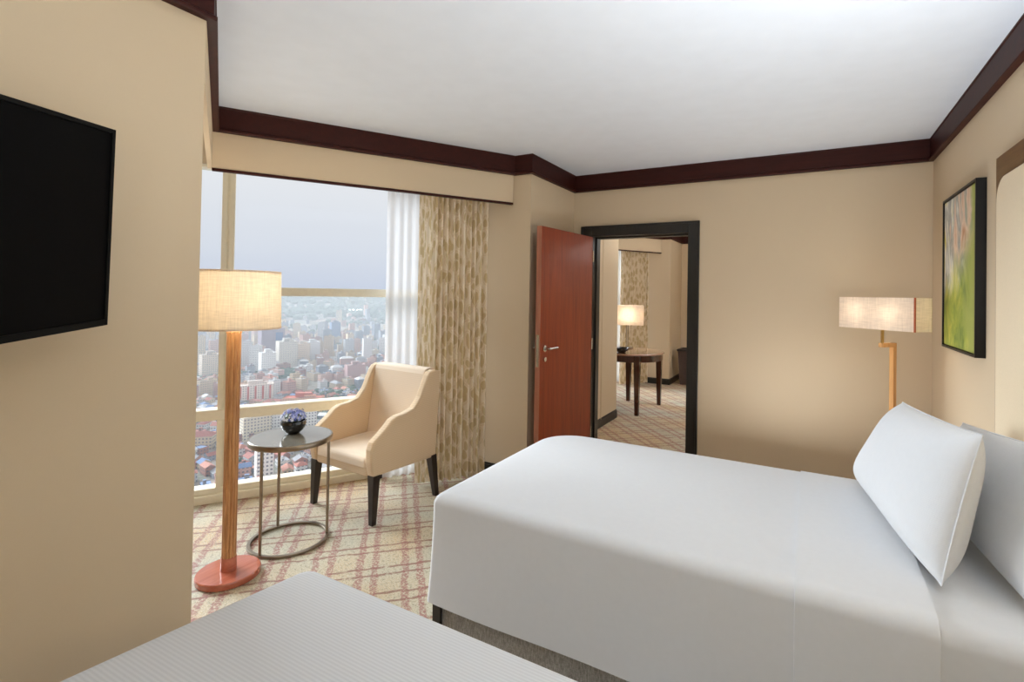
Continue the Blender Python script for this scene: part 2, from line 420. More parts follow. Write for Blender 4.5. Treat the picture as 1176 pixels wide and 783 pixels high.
path2 = [V2(.74,4.44), V2(.74,9.29), V2(-2.08,9.29), V2(-2.08,8.45), V2(-2.227,8.45), VA+SH, VPB, V2(-2.085,4.44)]
crown(path2, ['trim_%d' % k for k in range(8, 15)])
# baseboards
def base(name, a, b):
    def f(mb):
        seg_prism(mb, a, b, 0, .014, 0, .085); seg_prism(mb, a, b, 0, .008, .085, .1)
    struct(one(name, M['black_wood'], f))
base('baseboard_far_right', V2(.74,4.29), V2(-.80,4.29))
base('baseboard_far_left', V2(-1.90,4.29), V2(-1.97,4.29))
base('baseboard_pillar_side', V2(-1.97,4.29), V2(-1.97,3.457))
base('baseboard_pillar', V2(-1.956,3.457), V2(-2.77,3.457))
base('baseboard_head', V2(.74,-2), V2(.74,4.29))
base('baseboard_left', V2(-1.91,.985), V2(-1.91,-2))
base('baseboard_stub', V2(-2.085,5.86), V2(-2.085,4.46))
base('baseboard_adjoining_pillar', V2(-2.066,8.45), V2(-2.8,8.45))
base('baseboard_adjoining_pillar_side', V2(-2.08,9.29), V2(-2.08,8.45))
base('baseboard_adjoining_far', V2(.74,9.29), V2(-2.08,9.29))

# ------------------------------------------------------------------ windows
def window(name, a, b, mull):
    """aluminium curtain-wall window from a to b (a on the left), mullions at distances from b"""
    root = bpy.data.objects.new(name, None); COL.objects.link(root); struct(root); root.empty_display_size = .1
    L = (b-a).length; d = (b-a).normalized()
    def sg(mb, s0, s1, o0, o1, z0, z1): seg_prism(mb, a+d*s0, a+d*s1, o0, o1, z0, z1)
    f = MB(); sg(f, 0, L, -.01, .11, ZH-.022, ZH); sg(f, 0, .05, 0, .1, 0, ZH); sg(f, L-.05, L, 0, .1, 0, ZH)
    f.build('window_frame', M['window_frame'], root, bevel=.004)
    one('window_sill', M['window_frame'], lambda mb: (sg(mb, 0, L, -.035, .12, 0, .055), sg(mb, 0, L, 0, .1, .055, .095)), root, bevel=.004)
    xs = [0]+sorted(L-m for m in mull)+[L]
    for m in mull:
        one('mullion', M['window_frame'], lambda mb: (sg(mb, L-m-.039, L-m-.006, 0, .1, .05, ZH), sg(mb, L-m+.006, L-m+.039, 0, .1, .05, ZH), sg(mb, L-m-.006, L-m+.006, .012, .09, .05, ZH)), root)
    one('rail', M['window_frame'], lambda mb: sg(mb, 0, L, .004, .09, 1.45, 1.513), root, bevel=.004)
    one('rail', M['window_frame'], lambda mb: (sg(mb, 0, L, -.012, .1, .57, .645)), root, bevel=.006)
    for i in range(len(xs)-1):
        for z0, z1 in ((.09, .575), (.64, 1.452), (1.51, ZH-.018)):
            one('pane', M['glass'], lambda mb: sg(mb, xs[i]+.02, xs[i+1]-.02, .05, .054, z0, z1), root)
    return root
window('window_1', W2, W1, [1.645, 3.29])
window('window_2', W2b, W1b, [1.645])

# ------------------------------------------------------------------ connecting door
fr = bpy.data.objects.new('door_1', None); COL.objects.link(fr); struct(fr); fr.location = (0, 0, 0)
def casing(b):
    for y0, y1 in ((4.272, 4.292), (4.438, 4.458)):
        b.bx(-1.888, -1.782, y0, y1, 0, 2.131); b.bx(-.906, -.815, y0, y1, 0, 2.131); b.bx(-1.782, -.906, y0, y1, 2.036, 2.131)
        e = -.008 if y0 < 4.3 else .008
        b.bx(-1.888, -1.87, y0+e, y1+e, 0, 2.131); b.bx(-.833, -.815, y0+e, y1+e, 0, 2.131); b.bx(-1.87, -.833, y0+e, y1+e, 2.113, 2.131)
one('casing', M['black_wood'], casing, fr, bevel=.003)
def jamb(b):
    b.bx(-1.80, -1.775, 4.292, 4.438, 0, 2.06); b.bx(-.912, -.862, 4.292, 4.438, 0, 2.06); b.bx(-1.775, -.912, 4.292, 4.438, 2.036, 2.06)
    b.bx(-1.775, -1.76, 4.36, 4.438, 0, 2.036); b.bx(-.925, -.912, 4.36, 4.438, 0, 2.036); b.bx(-1.76, -.925, 4.36, 4.438, 2.022, 2.036)
one('jamb', M['black_wood'], jamb, fr)
H = V2(-1.765, 4.262); E = V2(-1.838, 3.405)
leaf = bpy.data.objects.new('door_2', None); COL.objects.link(leaf); struct(leaf)
leaf.location = (*H, 0); ang = math.atan2(E.y-H.y, E.x-H.x); leaf.rotation_euler = (0, 0, ang)
LW = (E-H).length
# local +x runs from hinge to free edge; local +y faces the room (the seen face is y=0)
one('panel', M['cherry'], lambda b: b.bx(0, LW-.003, -.044, 0, .012, 2.028), leaf)
one('edge_lipping', M['door_edge'], lambda b: b.bx(LW-.003, LW, -.044, 0, .012, 2.028), leaf)
one('lock_plate', M['chrome'], lambda b: b.bx(LW, LW+.002, -.034, -.010, .93, 1.18), leaf)
for s, nm in ((1, 0), (-1, 1)):
    y0 = 0 if s > 0 else -.044
    def hd(b):
        b.tube((LW-.065, y0, 1.07), (LW-.065, y0+s*.008, 1.07), .026, n=20)
        b.tube((LW-.065, y0+s*.008, 1.07), (LW-.065, y0+s*.055, 1.07), .010)
        b.tube((LW-.062, y0+s*.05, 1.07), (LW-.185, y0+s*.05, 1.07), .0095)
    h = one('handle', M['chrome'], hd, leaf, smooth=True)
    one('lock_cylinder', M['chrome'], lambda b: b.tube((LW-.065, y0, .985), (LW-.065, y0+s*.012, .985), .017, n=18), leaf, smooth=True)
for z in (.25, 1.05, 1.85):
    one('hinge', M['chrome'], lambda b: b.tube((-.004, .004, z-.05), (-.004, .004, z+.05), .007), leaf)

# ------------------------------------------------------------------ curtains
def curtain_mesh(a, b, z0, z1, amp, nwave, cloth_len, seed, flat_left=0.0):
    """a pleated hanging between two plan points; uv in metres of cloth"""
    r = random.Random(seed); d = b-a; L = d.length; d = d/L; n = V2(-d.y, d.x)
    nx, nz = nwave*14, 14
    ph = [r.uniform(-.5, .5) for _ in range(nwave+2)]; am = [r.uniform(.65, 1.2) for _ in range(nwave+2)]
    mb = MB(); vs = []; uv = []
    for k in range(nz+1):
        t = k/nz; z = z0+(z1-z0)*t
        for i in range(nx+1):
            s = i/nx
            w = s*nwave; j = int(min(w, nwave-1e-6)); ff = w-j
            A = amp*(am[j]*(1-ff)+am[j+1]*ff)*(.8+.35*(1-t))
            p = 2*PI*(w+.10*math.sin(2*PI*w*.37+seed)+(1-t)*.08*ph[j])
            f = 1.0
            if s < flat_left: f = .25
            elif s < flat_left+.06: f = .25+.75*(s-flat_left)/.06
            off = A*f*(math.sin(p)+.18*math.sin(2*p+1.3))
            x = s*L+.35*A*f*math.cos(p)*.5
            q = a+d*x+n*off
            vs.append((q.x, q.y, z)); uv.append((s*cloth_len, z))
    fs = []; uvs = []
    for k in range(nz):
        for i in range(nx):
            f = (k*(nx+1)+i, k*(nx+1)+i+1, (k+1)*(nx+1)+i+1, (k+1)*(nx+1)+i)
            fs.append(f); uvs.append([uv[q] for q in f])
    mb.add(vs, fs, 0, uvs); return mb
CA = VA.lerp(VB, 0)*0+V2(-2.672, 2.948); CB = V2(-2.345, 3.395)
def curtain_set(shift, lab, lab2, seed, flat):
    t = thing('curtain', lab, 'curtain', (CA.x+shift.x, CA.y+shift.y, 0))
    o = curtain_mesh(V2(0, 0), CB-CA, .022, 2.30, .036, 12, 2.1, seed, flat).build('drape', M['curtain'], t, smooth=True, angle=180)
    one('heading_tape', M['curtain'], lambda b: seg_prism(b, V2(0, 0), CB-CA, -.006, .006, 2.29, 2.34), t)
    SA = V2(-2.972, 2.912); SB = V2(-2.66, 3.405)
    t2 = thing('sheer_curtain', lab2, 'sheer curtain', (SA.x+shift.x, SA.y+shift.y, 0))
    curtain_mesh(V2(0, 0), SB-SA, .02, 2.31, .018, 8, 1.2, seed+5, 0).build('voile', M['sheer'], t2, smooth=True, angle=180)
    one('heading_tape', M['linen'], lambda b: seg_prism(b, V2(0, 0), SB-SA, -.004, .004, 2.30, 2.34), t2)
curtain_set(V2(0, 0), 'long leaf-patterned beige drape hanging beside the armchair', 'white sheer curtain drawn aside at the window behind the armchair', 3, .2)
curtain_set(SH, 'leaf-patterned drape seen through the doorway in the adjoining room', 'white sheer curtain seen through the doorway beside the round table', 8, .06)

# ------------------------------------------------------------------ beds
def rrect(x0, x1, y0, y1, r, z, seg=10, rs=None):
    """rounded rectangle loop, ccw; rs: corner radii (x0y0, x1y0, x1y1, x0y1)"""
    rs = rs or (r,)*4; pts = []
    for (cx, cy, a0, rr) in ((x0, y0, PI, rs[0]), (x1, y0, 1.5*PI, rs[1]), (x1, y1, 0, rs[2]), (x0, y1, .5*PI, rs[3])):
        rr = max(rr, .002)
        ccx = cx+rr if cx == x0 else cx-rr; ccy = cy+rr if cy == y0 else cy-rr
        for k in range(seg+1):
            a = a0+.5*PI*k/seg
            pts.append((ccx+rr*math.cos(a), ccy+rr*math.sin(a), z))
    # subdivide the straight sides so that the sides can be shaped
    out = []
    for i, p in enumerate(pts):
        q = pts[(i+1) % len(pts)]; out.append(p)
        dd = math.dist(p, q); m = int(dd/.08)
        for k in range(1, m): out.append(tuple(p[j]+(q[j]-p[j])*k/m for j in range(3)))
    return out
def soft_slab(x0, x1, y0, y1, z0, z1, rs, redge, crown=.012, flare=0, wob=0, seed=1, ends=True):
    """upholstered / draped box with rolled top edges and a slightly crowned top"""
    ls = []; ref = rrect(x0, x1, y0, y1, 0, 0, rs=rs); n = len(ref)
    cx, cy = (x0+x1)/2, (y0+y1)/2; hx, hy = (x1-x0)/2, (y1-y0)/2
    r = random.Random(seed); p1, p2 = r.uniform(0, 6), r.uniform(0, 6)
    def loop(d, z, w=0):
        fx, fy = ((hx-d)/hx if ends else 1), (hy-d)/hy
        L = []
        for i, p in enumerate(ref):
            ux, uy = p[0]-cx, p[1]-cy
            L.append((cx+ux*fx*(1+w*.012*math.sin(9*uy+p1)), cy+uy*fy*(1+w*.016*math.sin(7*ux+p2)), z))
        return L
    for k in range(7):
        t = k/6; z = z0+(z1-redge-z0)*t
        ls.append(loop(-flare*(1-t)**2, z, wob*(1-t)))
    for k in range(1, 9):
        a = .5*PI*k/8
        ls.append(loop(redge*(1-math.cos(a)), z1-redge+redge*math.sin(a)))
    m = min(hx, hy) if ends else hy
    for k in range(1, 13):
        t = k/12; d = redge+(m-redge-.01)*t
        ls.append(loop(d, z1+crown*(1-(1-t)**2)))
    mb = MB(); mb.loops(ls); return mb
def bed(name, lab, x0, x1, y0, y1, zt, cover, band, cover_x1, band_x1, group, corners, skew=0):
    t = thing(name, lab, 'bed', ((x0+x1)/2, (y0+y1)/2, 0), 0, group)
    cx, cy = t.location.x, t.location.y
    a, b, c, d = x0-cx, x1-cx, y0-cy, y1-cy
    # bed base: grey skirt round the box, a dark block for the skirt's corner pleat at the foot, castor legs
    sk = MB(); sk.loops([rrect(a+.022, b, c+.022, d-.022, .02, z) for z in (.03, .12, .235)])
    sk.build('bed_skirt', M['skirt'], t)
    for sy in (c+.028, d-.028):
        one('skirt_pleat', M['black_wood'], lambda m: m.bx(a+.012, a+.05, sy-.022, sy+.022, 0, .225), t)
        one('leg', M['black_wood'], lambda m: m.tube((b-.1, sy, 0), (b-.1, sy, .04), .025), t)
    soft_slab(a+.014, b, c+.012, d-.012, .225, zt-.008, (.07, .05, .05, .12), .05, .010).build('mattress', M['linen'], t, smooth=True, angle=60)
    cv = soft_slab(a, cover_x1-cx+.10, c, d, .215, zt, corners, .045, .012, flare=.012, wob=.5)
    if skew:                                                  # the drape over the foot fans out towards the near corner
        cv.v = [(x-skew*(d-y)*max(0, min(1, (-.45-x)/.3)), y, z) for x, y, z in cv.v]
    cv.build('coverlet', cover, t, smooth=True, angle=60)
    soft_slab(cover_x1-cx-.012, band_x1-cx, c-.004, d+.004, .21, zt+.005, (.002,)*4, .048, .012, flare=.012, wob=.0, ends=False).build('turned_back_sheet', band, t, smooth=True, angle=60)
    return t
bed('bed', 'white-covered bed standing against the cream headboard beside the far wall', -1.385, .695, 1.635, 2.775, .66, M['linen'], M['linen'], -.02, .305, None, (.025, .004, .004, .21))
bed('bed', 'bed in the foreground with a finely striped white coverlet', -1.35, .695, -.16, 1.036, .66, M['stripe'], M['linen'], -.02, .305, None, (.06, .004, .004, .035), .135)

def headboard(lab, y0, y1):
    cy = (y0+y1)/2
    t = thing('headboard', lab, 'headboard', (.737, cy, 0))
    one('back_board', M['headboard_wood'], lambda b: b.bx(-.02, 0, y0-cy, y1-cy, 0, 2.127), t)
    # cream padded panel with rounded upper corners
    r = .10; pts = []; py1, py0, pz1 = y1-cy-.065, y0-cy+.065, 2.022
    for (py, pz, a0) in ((py1-r, pz1-r, 0), (py0+r, pz1-r, .5*PI)):
        for k in range(11):
            a = a0+.5*PI*k/10; pts.append((py+r*math.cos(a), pz+r*math.sin(a)))
    pts += [(py0, .02), (py1, .02)]
    mb = MB(); mb.loops([[(x, p[0], p[1]) for p in pts] for x in (-.02, -.037)][::-1]); mb.build('padded_panel', M['headboard_fabric'], t, bevel=.006)
    return t
headboard('cream padded headboard panel on a brown board at the far bed', 1.53, 2.875)
headboard('cream padded headboard panel behind the foreground bed', -.25, 1.10)

def pillow(lab, TL, TR, BR, BL, T, pinch):
    """soft pillow stretched between its four corner tips (seen from the front)"""
    TL, TR, BR, BL = map(Vector, (TL, TR, BR, BL)); c = (TL+TR+BR+BL)/4
    nz = ((TR-TL)+(BR-BL)).cross((TL-BL)+(TR-BR)).normalized()
    def at(u, v):
        u2, v2 = u*(1-pinch*(1-v*v)), v*(1-pinch*1.7*(1-u*u))
        a, b_ = (u2+1)/2, (v2+1)/2
        return (BL*(1-a)+BR*a)*(1-b_)+(TL*(1-a)+TR*a)*b_-c
    n = 30; mb = MB()
    for s in (1, -1):
        vs = []
        for j in range(n+1):
            for i in range(n+1):
                u, v = math.sin((-1+2*i/n)*PI/2), math.sin((-1+2*j/n)*PI/2)
                h = (max(0, 1-u**4)**.55)*(max(0, 1-v**4)**.6)*(1-.16*v)
                vs.append(at(u, v)+nz*s*T/2*h)
        fs = [(j*(n+1)+i, j*(n+1)+i+1, (j+1)*(n+1)+i+1, (j+1)*(n+1)+i) for j in range(n) for i in range(n)]
        mb.add(vs, [f if s > 0 else f[::-1] for f in fs])
    t = thing('pillow', lab, 'pillow', c)
    mb.build('pillowcase', M['pillowcase'], t, smooth=True, angle=180)
    sm = MB(); ls = []
    for k in range(4):
        for i in range(20):
            q = math.sin((-1+2*i/20)*PI/2)
            u, v = ((q, -1), (1, q), (-q, 1), (-1, -q))[k]
            p = at(u, v); out = p.normalized()
            ls.append([p+out*.002+nz*.0025, p+out*.0045, p+out*.002-nz*.0025, p-out*.003])
    ls.append(ls[0]); sm.loops(ls, cap0=False, cap1=False)
    sm.build('seam', M['pillowcase'], t, smooth=True)
pillow('white pillow standing in front, leaning on the other pillow', (.351, 2.60, 1.065), (.432, 1.84, 1.122), (.338, 1.815, .685), (.200, 2.69, .69), .19, .028)
pillow('white pillow behind the front pillow, propped against the headboard', (.552, 2.60, 1.005), (.635, 1.82, 1.10), (.525, 1.79, .69), (.440, 2.66, .69), .13, .03)

# ------------------------------------------------------------------ armchair
def armchair():
    t = thing('armchair', 'beige upholstered armchair with sloping arms and dark legs by the window', 'armchair', (-2.743, 2.63, 0), math.radians(-3.2)); t.scale = (1.04, 1, 1)
    prof = [(-.30,.31),(-.318,.40),(-.318,.485),(-.30,.53),(-.255,.562),(-.20,.60),(-.15,.645),(-.105,.662),(-.03,.668),(.05,.688),(.11,.755),(.15,.84),(.178,.895),(.20,.92),(.235,.932),(.305,.918),(.285,.60),(.27,.295)]
    def arm(s):
        mb = MB(); x0, x1 = (.252, .312) if s > 0 else (-.312, -.252)
        mb.loops([[(x, y, z) for y, z in prof] for x in (x0, x1)]); return mb
    for s in (1, -1):
        arm(s).build('arm', M['chair'], t, bevel=.014, seg=3)
    # seat with a rounded front, front rail below it
    one('front_rail', M['chair'], lambda b: b.bx(-.254, .254, -.300, .25, .30, .375), t, bevel=.015, seg=3)
    soft_slab(-.252, .252, -.308, .20, .36, .425, (.03,)*4, .03, .018).build('seat', M['chair_in'], t, smooth=True, angle=60)
    # back: raked slab with a rounded top
    def back(b):
        ls = []
        for z, yf, yb in ((.40, .125, .27), (.60, .15, .28), (.80, .175, .295), (.90, .19, .302), (.93, .205, .295), (.938, .225, .28)):
            ls.append([(-.253, yf, z), (.253, yf, z), (.253, yb, z), (-.253, yb, z)])
        b.loops(ls)
    one('backrest', M['chair_in'], back, t, bevel=.012, seg=3)
    one('rear_panel', M['chair'], lambda b: b.loops([[(-.24, .262, .30), (.24, .262, .30), (.24, .285, .30), (-.24, .285, .30)], [(-.24, .285, .90), (.24, .285, .90), (.24, .306, .90), (-.24, .306, .90)]]), t)
    for x, y, dx, dy in ((-.285, -.272, -.008, -.012), (.285, -.272, .008, -.012), (-.285, .245, -.006, .05), (.285, .245, .006, .05)):
        one('leg', M['chair_leg'], lambda b: b.taper((x+dx, y+dy, 0), (x, y, .315), .034, .056), t, bevel=.003)
    return t
armchair()

# ------------------------------------------------------------------ side table, vase, flowers
TX, TY = -2.735, 1.945
t = thing('side_table', 'small round side table with a dark top and metal ring base', 'side table', (TX, TY, 0))
one('table_top', M['stone'], lambda b: b.lathe([(.2, .602), (.222, .604), (.2225, .6215), (.221, .623)], n=64), t, smooth=True)
one('rim', M['metal'], lambda b: b.lathe([(.215, .592), (.2275, .592), (.2305, .598), (.2305, .618), (.228, .622), (.2227, .622), (.2227, .6035), (.215, .6035)], n=64, cap0=False, cap1=False), t, smooth=True)
def ringf(b):
    b.lathe([(.203, .001), (.221, .001), (.223, .004), (.223, .012), (.221, .015), (.203, .015), (.201, .012), (.201, .004), (.203, .001)], n=72, cap0=False, cap1=False)
one('ring_base', M['metal'], ringf, t, smooth=True)
for a in (-80, 163, 48):
    x, y = .208*math.cos(math.radians(a)), .208*math.sin(math.radians(a))
    one('leg', M['metal'], lambda b: b.tube((x, y, .012), (x, y, .598), .0085), t, smooth=True)
VX, VY, VZ = -2.775, 1.985, .623
t = thing('vase', 'round black glass vase holding blue flowers on the side table', 'vase', (VX, VY, VZ))
pr = [(.02, 0), (.036, .001)]+[(.072*math.sin(a), .066-.070*math.cos(a)) for a in [.55+.1*k for k in range(13)]]
one('bowl', M['black_gloss'], lambda b: b.lathe(pr+[(pr[-1][0]-.006, pr[-1][1]), (pr[-1][0]-.004, pr[-1][1]-.02), (.05, .06), (.01, .03)], n=40), t, smooth=True)
t = thing('flower_bouquet', 'cluster of small blue and white flowers in the black vase', 'flowers', (VX, VY, VZ+.082))
fl = random.Random(4)
def floret(b, p, nrm, s, mi):
    q = Vector(nrm).to_track_quat('Z', 'Y').to_matrix(); a0 = fl.uniform(0, PI)
    for k in range(5):
        a = a0+2*PI*k/5
        c = [Vector((0, 0, 0)), Vector((s*.7*math.cos(a-.45), s*.7*math.sin(a-.45), s*.22)), Vector((s*1.1*math.cos(a), s*1.1*math.sin(a), s*.12)), Vector((s*.7*math.cos(a+.45), s*.7*math.sin(a+.45), s*.22))]
        b.add([Vector(p)+q @ v for v in c], [(0, 1, 2, 3)], mi)
for mat, mi, cnt in (('petal', 0, 60), ('petal_white', 1, 52), ('petal_dark', 2, 26)):
    b = MB()
    for k in range(cnt):
        zz = fl.uniform(.0, 1); a = fl.uniform(0, 2*PI); rr = math.sqrt(max(0, 1-zz*zz))
        nrm = Vector((rr*math.cos(a), rr*math.sin(a), zz*.9+.1)); R = fl.uniform(.054, .070)
        floret(b, Vector((nrm.x*R*1.06, nrm.y*R*1.06, .005+nrm.z*R*.95)), nrm+Vector((fl.uniform(-.3, .3), fl.uniform(-.3, .3), 0)), fl.uniform(.008, .012), 0)
    b.build('blossom', M[mat], t)
def stems(b):
    for k in range(9):
        a = 2*PI*k/9; b.tube((.012*math.cos(a), .012*math.sin(a), -.06), (.045*math.cos(a), .045*math.sin(a), .03), .002, n=6)
    b.lathe([(.0, -.02), (.03, -.015), (.05, .0), (.048, .025), (.03, .045), (.0, .05)], n=16)
one('stems', M['leaf'], stems, t)

# ------------------------------------------------------------------ lamps
def bulb(parent, z, power, color=(1, .94, .85), x=0, y=0, r=.03):
    ld = bpy.data.lights.new('bulb_light', 'POINT'); ld.energy = power; ld.color = color; ld.shadow_soft_size = r
    lo = bpy.data.objects.new('bulb_light', ld); COL.objects.link(lo); lo.parent = parent; lo.location = (x, y, z)
LX, LY = -2.66, 1.548
t = thing('floor_lamp', 'fluted wooden floor lamp with a cream drum shade before the window', 'floor lamp', (LX, LY, 0))
one('base', M['lamp_base'], lambda b: b.lathe([(.140, .0), (.148, .004), (.149, .028), (.145, .034), (.10, .036)], n=64), t, smooth=True)
def flute(r, a): return r*(1-.16*(.5+.5*math.cos(12*a))**4)
one('pole', M['lamp_wood'], lambda b: b.lathe([(.034, .034), (.034, 1.262), (.036, 1.268), (.036, 1.276), (.030, 1.284), (.012, 1.288)], n=192, rmod=flute), t, smooth=True, angle=80)
one('collar', M['lamp_base'], lambda b: b.lathe([(.037, .034), (.037, .10), (.0355, .104)], n=40), t, smooth=True)
sh = one('lamp_shade', M['shade'], lambda b: b.lathe([(.219, 1.292), (.213, 1.592), (.2115, 1.592), (.2175, 1.292), (.219, 1.292)], n=72, cap0=False, cap1=False), t, smooth=True)
one('rim_band', M['shade_warm'], lambda b: b.lathe([(.2197, 1.291), (.2195, 1.300), (.2172, 1.300), (.2172, 1.291), (.2197, 1.291)], n=72, cap0=False, cap1=False), sh)
one('rim_band', M['shade_warm'], lambda b: b.lathe([(.2136, 1.584), (.2134, 1.593), (.211, 1.593), (.211, 1.584), (.2136, 1.584)], n=72, cap0=False, cap1=False), sh)
def spider(b):
    b.tube((0, 0, 1.285), (0, 0, 1.36), .006)
    for k in range(3):
        a = 2*PI*k/3; b.tube((0, 0, 1.36), (.214*math.cos(a), .214*math.sin(a), 1.36), .002, n=6)
one('fitter', M['brass'], spider, t)
one('bulb', M['linen'], lambda b: b.lathe([(.01, 1.36), (.018, 1.38), (.026, 1.41), (.02, 1.435), (.005, 1.446)], n=20), t, smooth=True)
bulb(t, 1.46, 11.0, r=.06)

def box_shade(parent, c, rz, L, D, z0, z1, mat, strip=True):
    M3 = Matrix.Rotation(rz, 3, 'Z'); th = .003
    b = MB()
    for sx, sy, lx, ly in ((0, -1, L, th), (0, 1, L, th), (-1, 0, th, D), (1, 0, th, D)):
        p = M3 @ Vector((sx*(L/2-th/2), sy*(D/2-th/2), 0))
        b.box((c[0]+p.x, c[1]+p.y, (z0+z1)/2), (lx, ly, z1-z0), rz)
    o = b.build('lamp_shade', mat, parent)
    return o
# lamp beyond the far bed
RA = math.atan2(-.333, .363)                      # long axis of the shade
lc = V2(.404, 3.795)
t = thing('floor_lamp', 'pale wooden floor lamp with a rectangular shade between bed and far corner', 'floor lamp', (lc.x, lc.y, 0))
ld_, sd_ = V2(.737, -.676), V2(.676, .737)
o = box_shade(t, (0, 0), RA, .492, .145, 1.312, 1.512, M['shade_warm'])
e = ld_*.246-sd_*.0725
one('corner_ribbon', M['shade_trim'], lambda b: b.box((e.x, e.y, 1.412), (.008, .008, .202), RA), o)
po = sd_*.095
one('stem', M['brass'], lambda b: b.tube((0, 0, 1.20), (0, 0, 1.36), .009), t)
one('arm', M['pale_wood'], lambda b: b.box((po.x/2, po.y/2, 1.212), (.125, .026, .026), math.atan2(sd_.y, sd_.x)), t)
one('post', M['pale_wood'], lambda b: b.box((po.x, po.y, .625), (.027, .027, 1.2), math.atan2(sd_.y, sd_.x)), t)
one('base', M['pale_wood'], lambda b: b.lathe([(.12, 0), (.125, .005), (.125, .022), (.118, .028)], c=(po.x*.5, po.y*.5, 0), n=40), t, smooth=True)
def fit2(b):
    b.tube((-ld_.x*.24, -ld_.y*.24, 1.36), (ld_.x*.24, ld_.y*.24, 1.36), .0025, n=6)
one('fitter', M['brass'], fit2, t)
one('bulb', M['linen'], lambda b: b.lathe([(.008, 1.362), (.014, 1.38), (.022, 1.405), (.017, 1.43), (.004, 1.44)], n=20), t, smooth=True)
for sg_ in (-.13, .09): bulb(t, 1.42, 1.0, r=.06, x=sg_*ld_.x, y=sg_*ld_.y)

# ------------------------------------------------------------------ television
ux = Vector((-.5335, .8420, .0803)).normalized()          # towards the far end of the set
uz = Vector((.1073, -.0268, .9939)); uz = (uz-ux*uz.dot(ux)).normalized(); uy = uz.cross(ux)
if uy.x > 0: uy = -uy                                     # uy points at the wall
TVW, TVH = .985, .558
cen = Vector((-1.769, .672, 1.666))-ux*TVW/2
t = thing('television', 'black flat-screen television on a swivel bracket on the left wall', 'television')
mt = Matrix((ux, uz.cross(ux), uz)).transposed().to_4x4(); mt.translation = cen; t.matrix_world = mt; inv = mt.inverted()
ysg = 1 if (uz.cross(ux)).dot(uy) > 0 else -1             # local y sign that points to the wall
def body(b):
    b.box((0, ysg*.018, 0), (TVW, .03, TVH)); b.box((0, ysg*.045, -.06), (TVW*.7, .03, TVH*.6))
one('housing', M['black_plastic'], body, t, bevel=.006, seg=3)
def bez(b):
    w = .011
    b.box((0, 0, TVH/2-w/2), (TVW, .008, w)); b.box((0, 0, -TVH/2+.009), (TVW, .008, .018))
    b.box((TVW/2-w/2, 0, 0), (w, .008, TVH)); b.box((-TVW/2+w/2, 0, 0), (w, .008, TVH))
one('bezel', M['black_plastic'], bez, t)
one('screen', M['screen'], lambda b: b.box((0, .002*ysg, 0), (TVW-.02, .004, TVH-.03)), t)
# bracket: plate on the set, arm, plate on the wall (in the set's own axes)
wallp = inv @ Vector((-1.90, .25, 1.66)); setp = Vector((0, ysg*.06, -.02))
def br(b):
    b.box(setp, (.22, .012, .22)); mid = inv @ Vector((-1.78, .27, 1.65))
    b.tube(setp, mid, .018); b.tube(mid, wallp, .018); 
    Rw = inv.to_3x3()
    b.box(inv @ Vector((-1.902, .25, 1.66)), (.012, .14, .26), M=Rw)
one('wall_bracket', M['black_plastic'], br, t)

# ------------------------------------------------------------------ picture
t = thing('picture', 'black-framed abstract painting in greens and pinks on the right wall', 'picture', (.74, 3.44, 1.66))
def pf(b):
    for y0, y1, z0, z1 in ((-.34, .34, .421, .433), (-.34, .34, -.433, -.421), (-.34, -.328, -.421, .421), (.328, .34, -.421, .421)):
        b.bx(-.042, 0, y0, y1, z0, z1)
one('frame', M['picture_frame'], pf, t)
cvs = MB(); cvs.bx(-.034, -.006, -.328+.004, .328-.004, -.417, .417)
cv = cvs.build('canvas', M['painting'], t)

# ------------------------------------------------------------------ adjoining room furniture
RX, RY = -2.08, 6.48
TOPX = -.055
t = thing('round_table', 'dark wooden round table seen through the doorway', 'table', (RX, RY, 0))
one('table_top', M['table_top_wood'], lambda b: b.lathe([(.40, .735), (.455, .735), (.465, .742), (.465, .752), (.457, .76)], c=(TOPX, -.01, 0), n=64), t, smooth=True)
one('apron', M['table_wood'], lambda b: b.lathe([(.435, .655), (.445, .655), (.445, .735), (.435, .735), (.435, .655)], c=(TOPX, -.01, 0), n=64, cap0=False, cap1=False), t, smooth=True)
for x, y in ((.185, -.40), (.26, .345), (-.18, .375), (-.28, -.33)):
    one('leg', M['table_wood'], lambda b: b.taper((x*1.02, y*1.02, 0), (x, y, .74), .048, .078), t, bevel=.004)
t = thing('table_lamp', 'lit table lamp with a rectangular cream shade on the round table', 'table lamp', (-2.245, 6.72, .76))
box_shade(t, (0, 0), math.radians(18), .45, .2, .325, .60, M['shade_warm'])
one('base', M['metal'], lambda b: b.bx(-.07, .07, -.05, .05, 0, .018), t, bevel=.004)
one('stem', M['metal'], lambda b: (b.tube((-.012, 0, .018), (-.012, 0, .40), .005), b.tube((.012, 0, .018), (.012, 0, .40), .005), b.tube((-.21*math.cos(.314), -.21*math.sin(.314), .39), (.21*math.cos(.314), .21*math.sin(.314), .39), .002, n=6)), t)
bulb(t, .46, 5.5, r=.04)
t = thing('bowl', 'black bowl on the near side of the round table', 'bowl', (-2.135, 6.18, .76))
one('dish', M['black_gloss'], lambda b: b.lathe([(.04, 0), (.05, .004), (.085, .035), (.10, .062), (.096, .062), (.08, .036), (.04, .012), (.005, .01)], n=36), t, smooth=True)
t = thing('waste_bin', 'dark tapered bin standing beside the pillar in the adjoining room', 'bin', (-1.80, 8.74, 0))
def bin_(b):
    ls = [[(sx*a, sy*a, z) for sx, sy in ((-1,-1),(1,-1),(1,1),(-1,1))] for a, z in ((.135, 0), (.168, .56), (.178, .565), (.178, .60), (.162, .60), (.13, .05))]
    b.loops(ls)
one('body', M['dark_leather'], bin_, t, bevel=.006)
